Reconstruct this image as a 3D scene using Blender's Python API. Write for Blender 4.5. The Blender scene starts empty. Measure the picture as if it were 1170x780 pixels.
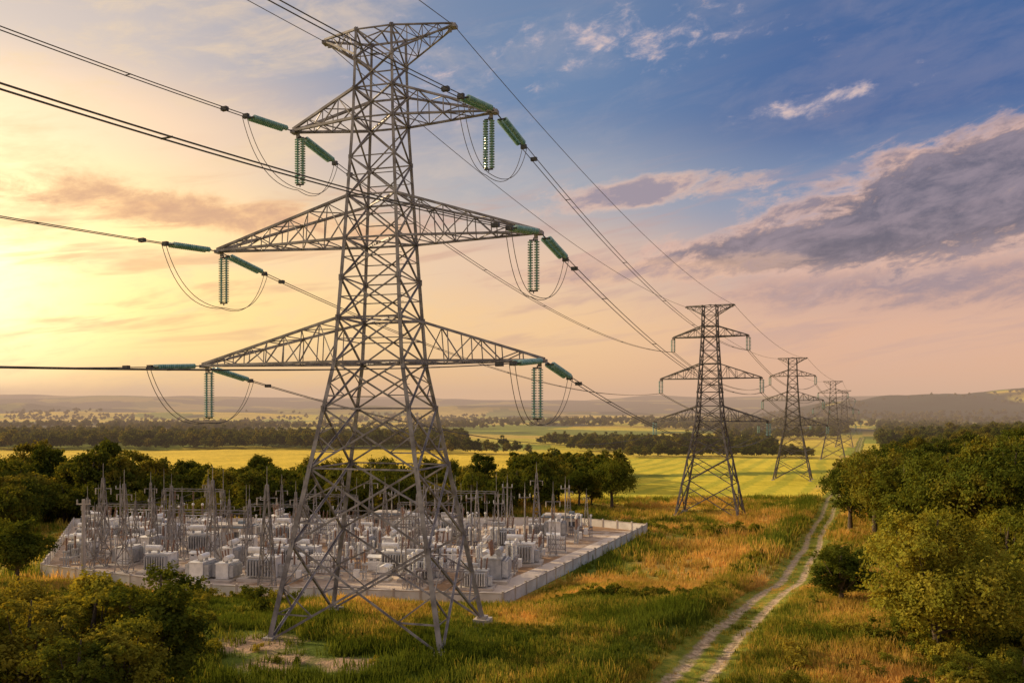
import bpy, math, random
import numpy as np
from mathutils import Vector, Matrix
random.seed(7); rng=np.random.default_rng(7)
scene=bpy.context.scene
scene.view_settings.view_transform='Standard'
scene.view_settings.look='None'
scene.view_settings.exposure=0
def link(o):
    scene.collection.objects.link(o); return o
def lin(r,g,b):
    f=lambda c:(c/255/12.92) if c/255<=0.04045 else ((c/255+0.055)/1.055)**2.4
    return (f(r),f(g),f(b),1.0)
CAMZ=18.3
SUN_AZ=math.radians(-68); SUN_EL=math.radians(18)

# ---------------------------------------------------------------- helpers
def sm(a,b,x):
    t=np.clip((np.asarray(x,float)-a)/(b-a),0,1); return t*t*(3-2*t)
_tab=np.random.default_rng(3).random((256,256))
def vn(x,y,s,seed=0):
    x=np.asarray(x,float)/s+seed*17.31+1000; y=np.asarray(y,float)/s+seed*9.7+1000
    xi=np.floor(x).astype(int); yi=np.floor(y).astype(int)
    fx=x-xi; fy=y-yi; fx=fx*fx*(3-2*fx); fy=fy*fy*(3-2*fy)
    g=lambda a,b:_tab[a%256,b%256]
    return (g(xi,yi)*(1-fx)+g(xi+1,yi)*fx)*(1-fy)+(g(xi,yi+1)*(1-fx)+g(xi+1,yi+1)*fx)*fy
PADZ=-3.5
PAD=[(-62,105),(-35,92.7),(-1,88.5),(24,142),(12,151),(-82,149)]
def pad_sd(x,y):
    x=np.asarray(x,float); y=np.asarray(y,float)
    d=np.full(np.broadcast(x,y).shape,-1e9)
    n=len(PAD)
    for i in range(n):
        ax,ay=PAD[i]; bx,by=PAD[(i+1)%n]
        ex,ey=bx-ax,by-ay; L=math.hypot(ex,ey)
        nx,ny=ey/L,-ex/L
        d=np.maximum(d,(x-ax)*nx+(y-ay)*ny)
    return d
TRK=[(-40,-60),(-1.5,28),(11.4,53),(22.6,75),(34.8,100),(58,152),(88,219),(130,310),(215,500),(440,1000)]
def track_x(y):
    return np.interp(y,[p[1] for p in TRK],[p[0] for p in TRK])
def H(x,y):
    x=np.asarray(x,float); y=np.asarray(y,float)
    b=np.interp(y,[-500,0,66,80,100,150,189,325,505,1000,3000],[0,0,0,-1.2,-3.2,-5.5,-7,-10,-13,-16,-18])
    b=b+(vn(x,y,14,1)-.5)*0.7*sm(20,60,np.hypot(x+11,y-66)+30)+(vn(x,y,60,2)-.5)*1.2*sm(90,200,y)
    b=b+(vn(x,y,3.5,4)-.5)*0.22
    u=x-track_x(np.clip(y,-60,1000))
    b=b+np.clip(u-14,0,130)*0.075*sm(40,140,y)*(1-sm(500,1200,y))
    b=b-0.35*np.exp(-((u)/3.0)**2)+0.5*np.exp(-((u+6)/2.0)**2)*sm(50,65,y)*(1-sm(140,180,y))
    w=1-sm(0.5,11,pad_sd(x,y))
    b=b*(1-w)+PADZ*w
    r=np.hypot(x,y)
    b=b+sm(1200,2500,r)*(vn(x,y,700,5)-.4)*22
    b=b+sm(4200,6500,r)*(66+84*vn(x,y,1500,6)+34*vn(x,y,450,7))
    for cx,cy,h,sx,sy in [(1950,3000,74,420,500),(1450,3100,50,330,500),(1150,3000,28,260,400),(2500,2800,78,500,500),(-300,3900,54,1000,300),(-2600,3900,62,900,300),(-1300,2900,32,900,220)]:
        b=b+h*np.exp(-((x-cx)/sx)**2-((y-cy)/sy)**2)*(.70+.36*vn(x,y,240,61)+.24*vn(x,y,90,62))
    return b
def Hs(x,y): return float(H(np.array([x]),np.array([y]))[0])
def gold(x,y):
    g=0.36+0.75*(vn(x,y,22,8)-.5)+0.7*(vn(x,y,6,9)-.5)
    u=x-track_x(np.clip(y,-60,1000))
    g=g+0.30*np.exp(-((u+16)/11)**2)*sm(62,75,y)*(1-sm(150,200,y))
    g=g+0.18*np.exp(-((u-9)/4)**2)*sm(60,80,y)
    g=g-0.38*np.exp(-((u+6.5)/2.2)**2)
    g=g+0.06*sm(150,230,y)
    return np.clip(g,0,1)

class MB:
    def __init__(s): s.v=[]; s.f=[]; s.m=[]
    def add(s,vs,fs,mi=0):
        o=len(s.v); s.v+= [tuple(p) for p in vs]; s.f+=[tuple(i+o for i in f) for f in fs]; s.m+=[mi]*len(fs)
    def box(s,c,d,mi=0,rz=0):
        cx,cy,cz=c; dx,dy,dz=d[0]/2,d[1]/2,d[2]/2; cr,sr=math.cos(rz),math.sin(rz)
        vs=[]
        for z in(-dz,dz):
            for x,y in((-dx,-dy),(dx,-dy),(dx,dy),(-dx,dy)):
                vs.append((cx+x*cr-y*sr,cy+x*sr+y*cr,cz+z))
        s.add(vs,[(3,2,1,0),(4,5,6,7),(0,1,5,4),(1,2,6,5),(2,3,7,6),(3,0,4,7)],mi)
    def frame(s,p,q):
        d=(Vector(q)-Vector(p)); L=d.length; d.normalize()
        up=Vector((0,0,1)) if abs(d.z)<.95 else Vector((1,0,0))
        u=d.cross(up).normalized(); v=u.cross(d).normalized()
        return d,u,v,L
    def L(s,p,q,w,mi=0,t=None):
        t=t or w*.22; d,u,v,_=s.frame(p,q); p=Vector(p);q=Vector(q); h=w*.4
        pr=[(0,0),(w,0),(w,t),(t,t),(t,w),(0,w)]
        vs=[b+u*(a-h)+v*(c-h) for b in(p,q) for a,c in pr]
        s.add(vs,[(i,(i+1)%6,(i+1)%6+6,i+6) for i in range(6)]+[(5,4,3,2,1,0),(6,7,8,9,10,11)],mi)
    def lathe(s,p,q,prof,mi=0,n=10,caps=True):
        d,u,v,Ln=s.frame(p,q); p=Vector(p); vs=[]
        for t,r in prof:
            for k in range(n):
                a=2*math.pi*k/n; vs.append(p+d*(t*Ln)+(u*math.cos(a)+v*math.sin(a))*r)
        fs=[]
        for j in range(len(prof)-1):
            for k in range(n):
                fs.append((j*n+k,j*n+(k+1)%n,(j+1)*n+(k+1)%n,(j+1)*n+k))
        if caps: fs.append(tuple(range(n-1,-1,-1))); fs.append(tuple(range((len(prof)-1)*n,len(prof)*n)))
        s.add(vs,fs,mi)
    def cyl(s,p,q,r,mi=0,n=10,r2=None): s.lathe(p,q,[(0,r),(1,r if r2 is None else r2)],mi,n)
    def ribs(s,p,q,nd,rc,rd,mi=0,n=8):
        pr=[(0,rc)]
        for i in range(nd):
            a=i/nd; w=1/nd
            pr+=[(a+w*.15,rc),(a+w*.35,rd),(a+w*.6,rd*.92),(a+w*.7,rc)]
        pr.append((1,rc)); s.lathe(p,q,pr,mi,n)
    def mesh(s,name,mats):
        me=bpy.data.meshes.new(name); me.from_pydata(s.v,[],s.f)
        for m in mats: me.materials.append(m)
        me.polygons.foreach_set('material_index',s.m); me.update(); return me
    def obj(s,name,mats,loc=(0,0,0),rz=0):
        o=bpy.data.objects.new(name,s.mesh(name,mats)); o.location=loc; o.rotation_euler=(0,0,rz); return link(o)
def quadmesh(name,V,nper=4):
    n=len(V)//nper; me=bpy.data.meshes.new(name); me.vertices.add(len(V)); me.vertices.foreach_set('co',V.astype(np.float32).ravel())
    me.loops.add(len(V)); me.loops.foreach_set('vertex_index',np.arange(len(V),dtype=np.int32))
    me.polygons.add(n); me.polygons.foreach_set('loop_start',np.arange(0,len(V),nper,dtype=np.int32)); me.update(calc_edges=True); return me

# ---------------------------------------------------------------- materials
def newmat(name):
    m=bpy.data.materials.new(name); m.use_nodes=True; nt=m.node_tree; nt.nodes.clear()
    return m,nt
def N(nt,t,**k):
    n=nt.nodes.new(t)
    for a,b in k.items(): setattr(n,a,b)
    return n
def setin(nt,n,key,val):
    if isinstance(val,bpy.types.NodeSocket): nt.links.new(val,n.inputs[key])
    else: n.inputs[key].default_value=val
def M(nt,op,a,b=0.0,c=None,clamp=False):
    n=N(nt,'ShaderNodeMath',operation=op); n.use_clamp=clamp
    setin(nt,n,0,a); setin(nt,n,1,b)
    if c is not None: setin(nt,n,2,c)
    return n.outputs[0]
def MIX(nt,f,a,b,mode='MIX'):
    n=N(nt,'ShaderNodeMix',data_type='RGBA',blend_type=mode)
    setin(nt,n,0,f); setin(nt,n,6,a); setin(nt,n,7,b); return n.outputs[2]
def RANGE(nt,v,a,b,c=0.0,d=1.0,smooth=True):
    n=N(nt,'ShaderNodeMapRange'); n.interpolation_type='SMOOTHSTEP' if smooth else 'LINEAR'
    setin(nt,n,0,v)
    for i,x in enumerate((a,b,c,d)): setin(nt,n,i+1,x)
    return n.outputs[0]
def NOISE(nt,vec,scale,detail=4,rough=.55,dist=0):
    n=N(nt,'ShaderNodeTexNoise'); 
    if vec is not None: nt.links.new(vec,n.inputs['Vector'])
    n.inputs['Scale'].default_value=scale; n.inputs['Detail'].default_value=detail
    n.inputs['Roughness'].default_value=rough; n.inputs['Distortion'].default_value=dist
    return n.outputs['Fac']
def POS(nt): return N(nt,'ShaderNodeNewGeometry').outputs['Position']
def plain(name,c1,c2,scale=2,rough=.7,metal=0,bump=0,spec=.3,det=2):
    m,nt=newmat(name); p=POS(nt)
    f=RANGE(nt,NOISE(nt,p,scale,det),.35,.65)
    col=MIX(nt,f,(*c1,1),(*c2,1))
    b=N(nt,'ShaderNodeBsdfPrincipled'); nt.links.new(col,b.inputs['Base Color'])
    b.inputs['Roughness'].default_value=rough; b.inputs['Metallic'].default_value=metal
    b.inputs['Specular IOR Level'].default_value=spec
    if bump:
        bn=N(nt,'ShaderNodeBump'); bn.inputs['Strength'].default_value=bump; bn.inputs['Distance'].default_value=.1
        nt.links.new(NOISE(nt,p,scale*6,3),bn.inputs['Height']); nt.links.new(bn.outputs[0],b.inputs['Normal'])
    o=N(nt,'ShaderNodeOutputMaterial'); nt.links.new(b.outputs[0],o.inputs[0]); return m
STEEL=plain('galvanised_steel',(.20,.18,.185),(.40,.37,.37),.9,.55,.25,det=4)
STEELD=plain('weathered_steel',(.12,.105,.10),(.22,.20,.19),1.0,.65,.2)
MASTM=plain('mast_steel',(.22,.20,.19),(.38,.35,.33),1.0,.6,.1)
CONC=plain('concrete',(.46,.40,.34),(.60,.53,.45),.5,.9,0,.3)
GLASSI=plain('glass_insulator',(.18,.38,.36),(.36,.55,.52),3,.2,0,0,.8)
PORC=plain('porcelain_brown',(.22,.12,.08),(.30,.18,.12),3,.3)
PORG=plain('porcelain_grey',(.5,.5,.5),(.65,.64,.62),3,.35)
WHITE=plain('white_paint',(.74,.72,.68),(.88,.85,.80),1.5,.5)
WALLP=plain('wall_panels',(.68,.64,.57),(.85,.81,.74),.5,.8)
GREYP=plain('grey_paint',(.36,.36,.36),(.5,.49,.48),1.5,.5)
DARK=plain('dark_metal',(.06,.06,.065),(.11,.11,.11),3,.5,.3)
CABLE=plain('aluminium_cable',(.10,.09,.085),(.17,.155,.145),3,.6,.3)
BLUEG=plain('blue_grey_roof',(.14,.18,.22),(.2,.24,.28),1,.6)
BARK=plain('bark',(.08,.06,.04),(.16,.12,.08),6,.95,0,.5)

def grass_col(nt,g,p,det=3):
    n1=NOISE(nt,p,.9,det); n2=NOISE(nt,p,.16,2)
    g2=M(nt,'ADD',g,M(nt,'MULTIPLY',M(nt,'SUBTRACT',n1,.5),.7))
    g2=RANGE(nt,g2,.12,.88)
    cr=N(nt,'ShaderNodeValToRGB'); nt.links.new(g2,cr.inputs[0]); e=cr.color_ramp.elements
    e[0].position=0; e[0].color=(.13,.17,.022,1); e[1].position=1; e[1].color=(.72,.45,.13,1)
    for pz,c in((.35,(.29,.29,.04,1)),(.65,(.54,.40,.07,1))):
        q=e.new(pz); q.color=c
    return MIX(nt,RANGE(nt,n2,.32,.62),cr.outputs[0],(.66,.70,.56,1),'MULTIPLY')
GROUND,nt=newmat('meadow_ground')
p=POS(nt)
ga=N(nt,'ShaderNodeAttribute',attribute_name='gold').outputs['Fac']
gc=grass_col(nt,ga,p)
ca=N(nt,'ShaderNodeAttribute',attribute_name='Col')
nf=NOISE(nt,p,.02,5,.6); nf2=NOISE(nt,p,.35,4,.65)
far=MIX(nt,RANGE(nt,nf,.3,.7),ca.outputs['Color'],(.76,.78,.67,1),'MULTIPLY')
far=MIX(nt,RANGE(nt,nf2,.35,.7),far,(.76,.78,.64,1),'MULTIPLY')
col=MIX(nt,ca.outputs['Alpha'],gc,far)
ea=N(nt,'ShaderNodeAttribute',attribute_name='earth').outputs['Fac']
ef=RANGE(nt,M(nt,'ADD',ea,M(nt,'MULTIPLY',M(nt,'SUBTRACT',nf2,.5),1.0)),.35,.7)
col=MIX(nt,ef,col,MIX(nt,NOISE(nt,p,1.4,4),(.30,.19,.11,1),(.58,.40,.26,1)))
b=N(nt,'ShaderNodeBsdfPrincipled'); nt.links.new(col,b.inputs['Base Color']); b.inputs['Roughness'].default_value=.95; b.inputs['Specular IOR Level'].default_value=.1
bn=N(nt,'ShaderNodeBump'); bn.inputs['Strength'].default_value=.8; bn.inputs['Distance'].default_value=.4
nt.links.new(NOISE(nt,p,1.6,4,.7),bn.inputs['Height']); nt.links.new(bn.outputs[0],b.inputs['Normal'])
o=N(nt,'ShaderNodeOutputMaterial'); nt.links.new(b.outputs[0],o.inputs[0])
GRASS,nt=newmat('grass_blades'); p=POS(nt)
at=N(nt,'ShaderNodeAttribute',attribute_name='gold')
gc=grass_col(nt,at.outputs['Fac'],p,2)
d=N(nt,'ShaderNodeBsdfDiffuse'); t=N(nt,'ShaderNodeBsdfTranslucent'); mx=N(nt,'ShaderNodeMixShader'); mx.inputs[0].default_value=.42
nt.links.new(gc,d.inputs[0]); nt.links.new(MIX(nt,1.0,gc,(1.25,1.08,.85,1),'MULTIPLY'),t.inputs[0])
nt.links.new(d.outputs[0],mx.inputs[1]); nt.links.new(t.outputs[0],mx.inputs[2])
o=N(nt,'ShaderNodeOutputMaterial'); nt.links.new(mx.outputs[0],o.inputs[0])
def leafmat(name,a,bb,c):
    m,nt=newmat(name); p=POS(nt)
    r=N(nt,'ShaderNodeObjectInfo').outputs['Random']
    n=M(nt,'ADD',M(nt,'MULTIPLY',NOISE(nt,p,.55,2),.75),M(nt,'MULTIPLY',r,.35))
    cr=N(nt,'ShaderNodeValToRGB'); nt.links.new(n,cr.inputs[0]); e=cr.color_ramp.elements
    e[0].position=.3; e[0].color=(*a,1); e[1].position=.8; e[1].color=(*c,1); q=e.new(.55); q.color=(*bb,1)
    d=N(nt,'ShaderNodeBsdfDiffuse'); t=N(nt,'ShaderNodeBsdfTranslucent'); mx=N(nt,'ShaderNodeMixShader'); mx.inputs[0].default_value=.36
    nt.links.new(cr.outputs[0],d.inputs[0]); nt.links.new(MIX(nt,1.0,cr.outputs[0],(1.5,1.2,.6,1),'MULTIPLY'),t.inputs[0])
    nt.links.new(d.outputs[0],mx.inputs[1]); nt.links.new(t.outputs[0],mx.inputs[2])
    o=N(nt,'ShaderNodeOutputMaterial'); nt.links.new(mx.outputs[0],o.inputs[0]); return m
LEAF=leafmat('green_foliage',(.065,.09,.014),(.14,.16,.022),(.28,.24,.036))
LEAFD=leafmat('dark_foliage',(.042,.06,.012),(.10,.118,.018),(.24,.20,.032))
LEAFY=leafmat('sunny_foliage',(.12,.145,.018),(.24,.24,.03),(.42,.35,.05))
PADM,nt=newmat('gravel_yard_surface'); p=POS(nt)
gcol=MIX(nt,RANGE(nt,NOISE(nt,p,.12,6),.35,.65),(.50,.38,.28,1),(.74,.61,.48,1))
gcol=MIX(nt,RANGE(nt,NOISE(nt,p,.07,5,.65),.50,.58),gcol,(.38,.24,.14,1))
gcol=MIX(nt,RANGE(nt,NOISE(nt,p,1.8,4,.7),.4,.65),gcol,(.82,.80,.78,1),'MULTIPLY')
b=N(nt,'ShaderNodeBsdfPrincipled'); nt.links.new(gcol,b.inputs['Base Color']); b.inputs['Roughness'].default_value=.95; b.inputs['Specular IOR Level'].default_value=.1
o=N(nt,'ShaderNodeOutputMaterial'); nt.links.new(b.outputs[0],o.inputs[0])
ROADM=plain('concrete_road',(.56,.46,.37),(.72,.61,.50),.4,.9,0,.2,det=5)
TRACKM,nt=newmat('dirt_track_surface'); p=POS(nt)
uv=N(nt,'ShaderNodeUVMap').outputs[0]; sx=N(nt,'ShaderNodeSeparateXYZ'); nt.links.new(uv,sx.inputs[0])
l=M(nt,'ABSOLUTE',sx.outputs[0])
l=M(nt,'ADD',l,M(nt,'MULTIPLY',M(nt,'SUBTRACT',NOISE(nt,p,.9,5,.65),.5),1.1))
dd=M(nt,'ABSOLUTE',M(nt,'SUBTRACT',l,1.1))
f=RANGE(nt,dd,.2,.65,1,0)
f=M(nt,'MULTIPLY',f,RANGE(nt,sx.outputs[1],90,260,1,.5))
f=M(nt,'MULTIPLY',f,RANGE(nt,NOISE(nt,p,.45,4,.7),.34,.5,.5,1))
gc=grass_col(nt,M(nt,'ADD',.4,0),p)
dc=MIX(nt,RANGE(nt,NOISE(nt,p,2.2,5,.7),.35,.65),(.32,.22,.13,1),(.66,.49,.32,1))
b=N(nt,'ShaderNodeBsdfPrincipled'); nt.links.new(MIX(nt,f,gc,dc),b.inputs['Base Color']); b.inputs['Roughness'].default_value=.95; b.inputs['Specular IOR Level'].default_value=.1
bn=N(nt,'ShaderNodeBump'); bn.inputs['Strength'].default_value=.8; bn.inputs['Distance'].default_value=.25
nt.links.new(NOISE(nt,p,3,5,.7),bn.inputs['Height']); nt.links.new(bn.outputs[0],b.inputs['Normal'])
o=N(nt,'ShaderNodeOutputMaterial'); nt.links.new(b.outputs[0],o.inputs[0])

# ---------------------------------------------------------------- terrain
def far_color(x,y):
    n=x.size; c=np.zeros((n,3)); r=np.hypot(x,y)
    th=math.radians(24); u=x*math.cos(th)-y*math.sin(th); v=x*math.sin(th)+y*math.cos(th)
    u=u+60*(vn(x,y,400,11)-.5)
    ci=np.floor(u/260).astype(int); cj=np.floor((v+np.where(ci%2==0,50,0))/150).astype(int)
    h=_tab[ci%256,(cj*7+13)%256]
    pal=np.array([(.90,.62,.08),(.36,.39,.05),(.66,.54,.08),(.76,.54,.12),(.26,.29,.045),(.76,.60,.075)])
    c=pal[(h*5.999).astype(int)]
    L=(y>250)&(y<640)&(x<0.03*y-10); c[L]=(.97,.67,.075)
    L=L&(np.abs(v-560+.1*u)<22); c[L]=(.52,.47,.07)
    L=(y>240)&(y<640)&(x>=0.03*y-10)&(x<.1*y); c[L]=(.78,.60,.07)
    R=(y>215)&(y<520)&(x>0.10*y)&(x<track_x(y)-10); c[R]=(.86,.68,.07)
    rows=(np.sin(u*2*np.pi/11+1.5*vn(x,y,60,71))>.35); c[R&rows]=(.62,.55,.06)
    band=R&(np.abs((y-330-.3*x))<8); c[band]=(.26,.28,.04)
    R2=(y>520)&(y<900)&(x>0.05*y)&(x<track_x(y)-10); c[R2]=c[R2]*.4+np.array((.9,.68,.075))*.6
    w=sm(.5,.62,vn(x,y,380,12)*.6+vn(x,y,120,13)*.4)*sm(900,1500,r)
    w=np.maximum(w,sm(3400,4000,r)*(.6+.4*(vn(x,y,300,72)>.4)))
    hill=np.exp(-((x-1900)/800)**2-((y-3000)/900)**2)
    w=np.maximum(w,sm(.08,.2,hill)*sm(.1,.22,vn(x,y,160,15)))
    w=w[:,None]; c=c*(1-w)+np.array([.028,.045,.028])*w
    a=sm(170,230,y+.2*np.abs(x))
    return np.concatenate([c,a[:,None]],1)
rad=np.concatenate([[0.01],np.geomspace(6,9500,560)])
ang=np.concatenate([np.radians(np.arange(-60,60,.16)),np.radians(np.arange(60,300,2.5))])
R,A=np.meshgrid(rad,ang,indexing='ij')
X=(R*np.sin(A)).ravel(); Y=(R*np.cos(A)).ravel(); Z=H(X,Y)
nr,na=R.shape
i=np.arange(nr-1)[:,None]; j=np.arange(na)[None,:]; j2=(j+1)%na
faces=np.stack([i*na+j,i*na+j2,(i+1)*na+j2,(i+1)*na+j],-1).reshape(-1,4)[:,::-1]
me=bpy.data.meshes.new('ground'); me.vertices.add(X.size); me.vertices.foreach_set('co',np.stack([X,Y,Z],1).ravel())
me.loops.add(faces.size); me.loops.foreach_set('vertex_index',faces.ravel().astype(np.int32))
me.polygons.add(len(faces)); me.polygons.foreach_set('loop_start',np.arange(0,faces.size,4,dtype=np.int32))
me.update(calc_edges=True); me.validate()
ca=me.attributes.new('Col','FLOAT_COLOR','POINT'); ca.data.foreach_set('color',far_color(X,Y).astype(np.float32).ravel())
g=me.attributes.new('gold','FLOAT','POINT'); g.data.foreach_set('value',gold(X,Y).astype(np.float32))
earth=np.zeros_like(X)
EARTH=[(-20,62,5),(-17,57.5,3.8),(-7,59.5,2.4),(-2.8,68.5,2.2),(-15,71.5,2),(-12,57,3)]
for ex,ey,er in EARTH:
    earth=np.maximum(earth,1-np.hypot((X-ex)/1.3,Y-ey)/er)
e=me.attributes.new('earth','FLOAT','POINT'); e.data.foreach_set('value',np.clip(earth,0,1).astype(np.float32))
me.polygons.foreach_set('use_smooth',np.ones(len(faces),bool))
me.materials.append(GROUND); link(bpy.data.objects.new('ground',me))

mb=MB()
top=[(x,y,PADZ+.12) for x,y in PAD]; bot=[(x,y,PADZ-1) for x,y in PAD]; n=len(PAD)
mb.add(top+bot,[tuple(range(n))]+[(i,i+n,(i+1)%n+n,(i+1)%n) for i in range(n)])
mb.obj('gravel_yard',[PADM])
cen=Vector((-28,122)); ins=lambda p,k:(Vector(p)+(cen-Vector(p)).normalized()*k)
mb=MB(); fr=[PAD[0],PAD[1],PAD[2],PAD[3]]
for a,c in zip(fr[:-1],fr[1:]):
    a0,a1,c0,c1=ins(a,1.5),ins(a,6.0),ins(c,1.5),ins(c,6.0)
    mb.add([(a0.x,a0.y,PADZ+.14),(c0.x,c0.y,PADZ+.14),(c1.x,c1.y,PADZ+.14),(a1.x,a1.y,PADZ+.14)],[(0,1,2,3)])
mb.obj('service_road',[ROADM])
mb=MB()
for i in range(n):
    a=Vector((*PAD[i],0)); c=Vector((*PAD[(i+1)%n],0)); L=(c-a).length; k=int(L/3); ang_=math.atan2(c.y-a.y,c.x-a.x)
    for t in range(k):
        p0=a.lerp(c,t/k); pm=a.lerp(c,(t+.5)/k)
        mb.box((p0.x,p0.y,PADZ+.80),(.24,.24,1.75),1,ang_)
        mb.box((pm.x,pm.y,PADZ+.70),(L/k-.26,.12,1.35),0,ang_)
        mb.box((pm.x,pm.y,PADZ+1.43),(L/k-.26,.2,.09),1,ang_)
mb.obj('perimeter_wall',[WALLP,CONC])
ys=np.concatenate([np.arange(30,260,.8),np.arange(260,1000,6)]); lat=np.linspace(-3.2,3.2,17)
vs=[];uvs=[]
for y in ys:
    x=float(track_x(y)); 
    sl=(float(track_x(y+3))-float(track_x(y-3)))/6; nx,ny=1/math.hypot(1,sl),-sl/math.hypot(1,sl)
    for l in lat: vs.append((x+nx*l,y+ny*l)); uvs.append((l,y))
va=np.array(vs); wob=(vn(0*va[:,1],va[:,1],25,21)-.5)*1.6; va[:,0]+=wob
lat_all=np.array(uvs)[:,0]
zz=H(va[:,0],va[:,1])+.10*(1-sm(2.3,3.2,np.abs(lat_all))*1.8)+sm(150,400,va[:,1])*.25-.07*np.exp(-((np.abs(lat_all)-1.1)/.35)**2)
fs=[(i*17+j,i*17+j+1,(i+1)*17+j+1,(i+1)*17+j) for i in range(len(ys)-1) for j in range(16)]
me=bpy.data.meshes.new('dirt_track'); me.from_pydata([(a,b_,c) for (a,b_),c in zip(va,zz)],[],fs)
ul=me.uv_layers.new(name='UVMap'); li=np.zeros(len(me.loops),np.int32); me.loops.foreach_get('vertex_index',li)
ul.data.foreach_set('uv',np.array(uvs)[li].astype(np.float32).ravel()); me.materials.append(TRACKM)
link(bpy.data.objects.new('dirt_track',me))

# ---------------------------------------------------------------- pylons
BA,BB=7.2,5.3
def tower_mesh(arms,thick=1.0):
    mb=MB()
    zs=[0,7.6,13.6,18.4,22.2,25.8,29.1,32.3,35.8,39,42.2,44.7,47.2,49.5]
    A=lambda z:np.interp(z,[0,22.2,25.8,32.3,42.2,49.8],[BA,2.95,2.7,2.3,1.75,1.55])
    B=lambda z:np.interp(z,[0,22.2,25.8,32.3,42.2,49.8],[BB,2.6,2.45,2.1,1.65,1.5])
    def C(k,z):
        sx,sy=[(-1,-1),(1,-1),(1,1),(-1,1)][k]; return Vector((sx*A(z),sy*B(z),z))
    for i in range(len(zs)-1):
        z0,z1=zs[i],zs[i+1]
        w=np.interp(z0,[0,22,50],[.44,.33,.22])*thick; wd=np.interp(z0,[0,22,50],[.20,.155,.12])*thick
        for k in range(4):
            a0,a1=C(k,z0),C(k,z1); b0,b1=C((k+1)%4,z0),C((k+1)%4,z1)
            mb.L(a0,a1,w)
            n_=(a0+b0)/2; n_=Vector((n_.x,n_.y,0)).normalized()*.06*thick
            mb.L(a0+n_,b1+n_,wd); mb.L(b0-n_,a1-n_,wd)
            if i>=2 : mb.L(a0,b0,wd*(1.2 if z0 in(22.2,25.8,32.3,35.8,42.2,44.7) else .8))
            W0=(b0-a0).length; W1=(b1-a1).length; t=W0/(W0+W1)
            X_=a0.lerp(b1,t)
            if i<4:
                tt2=(X_.z-z0)/(z1-z0); wr=wd*.62
                for (p,r0,r1) in((a0,a0,a1),(b0,b0,b1)):
                    m_=p.lerp(X_,.5); tt=(m_.z-z0)/(z1-z0); mb.L(m_,r0.lerp(r1,tt),wr); mb.L(m_,r0.lerp(r1,tt2),wr)
                for (p,r0,r1) in((a1,a0,a1),(b1,b0,b1)):
                    m_=X_.lerp(p,.5); mb.L(m_,r0.lerp(r1,tt2),wr)
            elif i<9:
                tt2=(X_.z-z0)/(z1-z0); mb.L(X_,a0.lerp(a1,tt2),wd*.6); mb.L(X_,b0.lerp(b1,tt2),wd*.6)
        if z1 in(22.2,25.8,32.3,35.8,42.2,44.7):
            mb.L(C(0,z1),C(2,z1),wd); mb.L(C(1,z1),C(3,z1)+Vector((0,0,.05)),wd)
        for k in range(4):
            c=C(k,z1); mb.box(c,(.5*thick if i<6 else .34,.08,.5 if i<6 else .34)); mb.box(c+Vector((.01,0,0)),(.08,.45*thick if i<6 else .3,.45 if i<6 else .3))
    for k in range(4): mb.L(C(k,49.5),C((k+1)%4,49.5),.15*thick)
    spec=[(22.2,25.8,22.2),(32.3,35.8,32.3),(42.2,44.7,42.2),(47.4,49.5,49.5)]
    for (zb,zt,ztip),(Ll,Lr) in zip(spec,arms):
        for s,Ln in((-1,Ll),(1,Lr)):
            tip=[Vector((s*Ln,-.22,ztip)),Vector((s*Ln,.22,ztip))]
            Bc=[Vector((s*A(zb),-B(zb),zb)),Vector((s*A(zb),B(zb),zb))]
            Tc=[Vector((s*A(zt),-B(zt),zt)),Vector((s*A(zt),B(zt),zt))]
            ns=max(4,int(Ln/2.1)); wc=.22*thick; wb=.10*thick
            if ztip>49: wc*=.8; wb*=.85
            for q in(0,1):
                mb.L(Bc[q],tip[q],wc); mb.L(Tc[q],tip[q]+Vector((0,0,.12)),wc)
            pb=lambda q,k:Bc[q].lerp(tip[q],k/ns); pt=lambda q,k:Tc[q].lerp(tip[q]+Vector((0,0,.12)),k/ns)
            for k in range(ns):
                for q in(0,1):
                    if k: mb.L(pb(q,k),pt(q,k),wb)
                    if k%2==0: mb.L(pb(q,k),pt(q,k+1),wb)
                    else: mb.L(pt(q,k),pb(q,k+1),wb)
                if k:
                    mb.L(pb(0,k),pb(1,k),wb); mb.L(pt(0,k),pt(1,k),wb*.9)
                mb.L(pb(k%2,k),pb(1-k%2,k+1),wb); mb.L(pt(k%2,k),pt(1-k%2,k+1),wb*.9)
            mb.box(Vector((s*Ln,0,ztip-.05)),(.45,.65,.28))
            mb.box(Vector((s*(Ln-.35),0,ztip-.3)),(.3,.12,.4))
    for a_ in((-1.5,0,49.5),(1.5,0,49.5),(0,-1.45,49.5),(0,1.45,49.5)): mb.L(a_,(0,0,49.85),.12*thick)
    for q in range(70):
        z=2.5+q*.66; c=C(1,z); mb.cyl(c,(c.x+.42,c.y-.1,c.z),.022,0,4)
    return mb
def foot_mesh():
    mb=MB()
    for sx in(-1,1):
        for sy in(-1,1):
            mb.box((sx*BA,sy*BB,-.75),(1.4,1.4,1.7)); mb.box((sx*BA,sy*BB,.2),(.8,.8,.25))
    return mb
TH1=math.radians(15); TH=math.radians(24)
armsA=[(17.1,13.9),(15.6,13.6),(8.1,9.9),(5.1,6.4)]
armsB=[(13.3,13.3),(11.8,11.8),(8.8,8.8),(5.6,5.6)]
PY=[(-10.9,66.4,TH1,armsA),(47,189,TH,armsB),(114.5,325,TH,armsB),(203.5,505,TH,armsB),(292,700,TH,armsB)]
TIPZ=[22.2,32.3,42.2,49.5]
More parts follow.
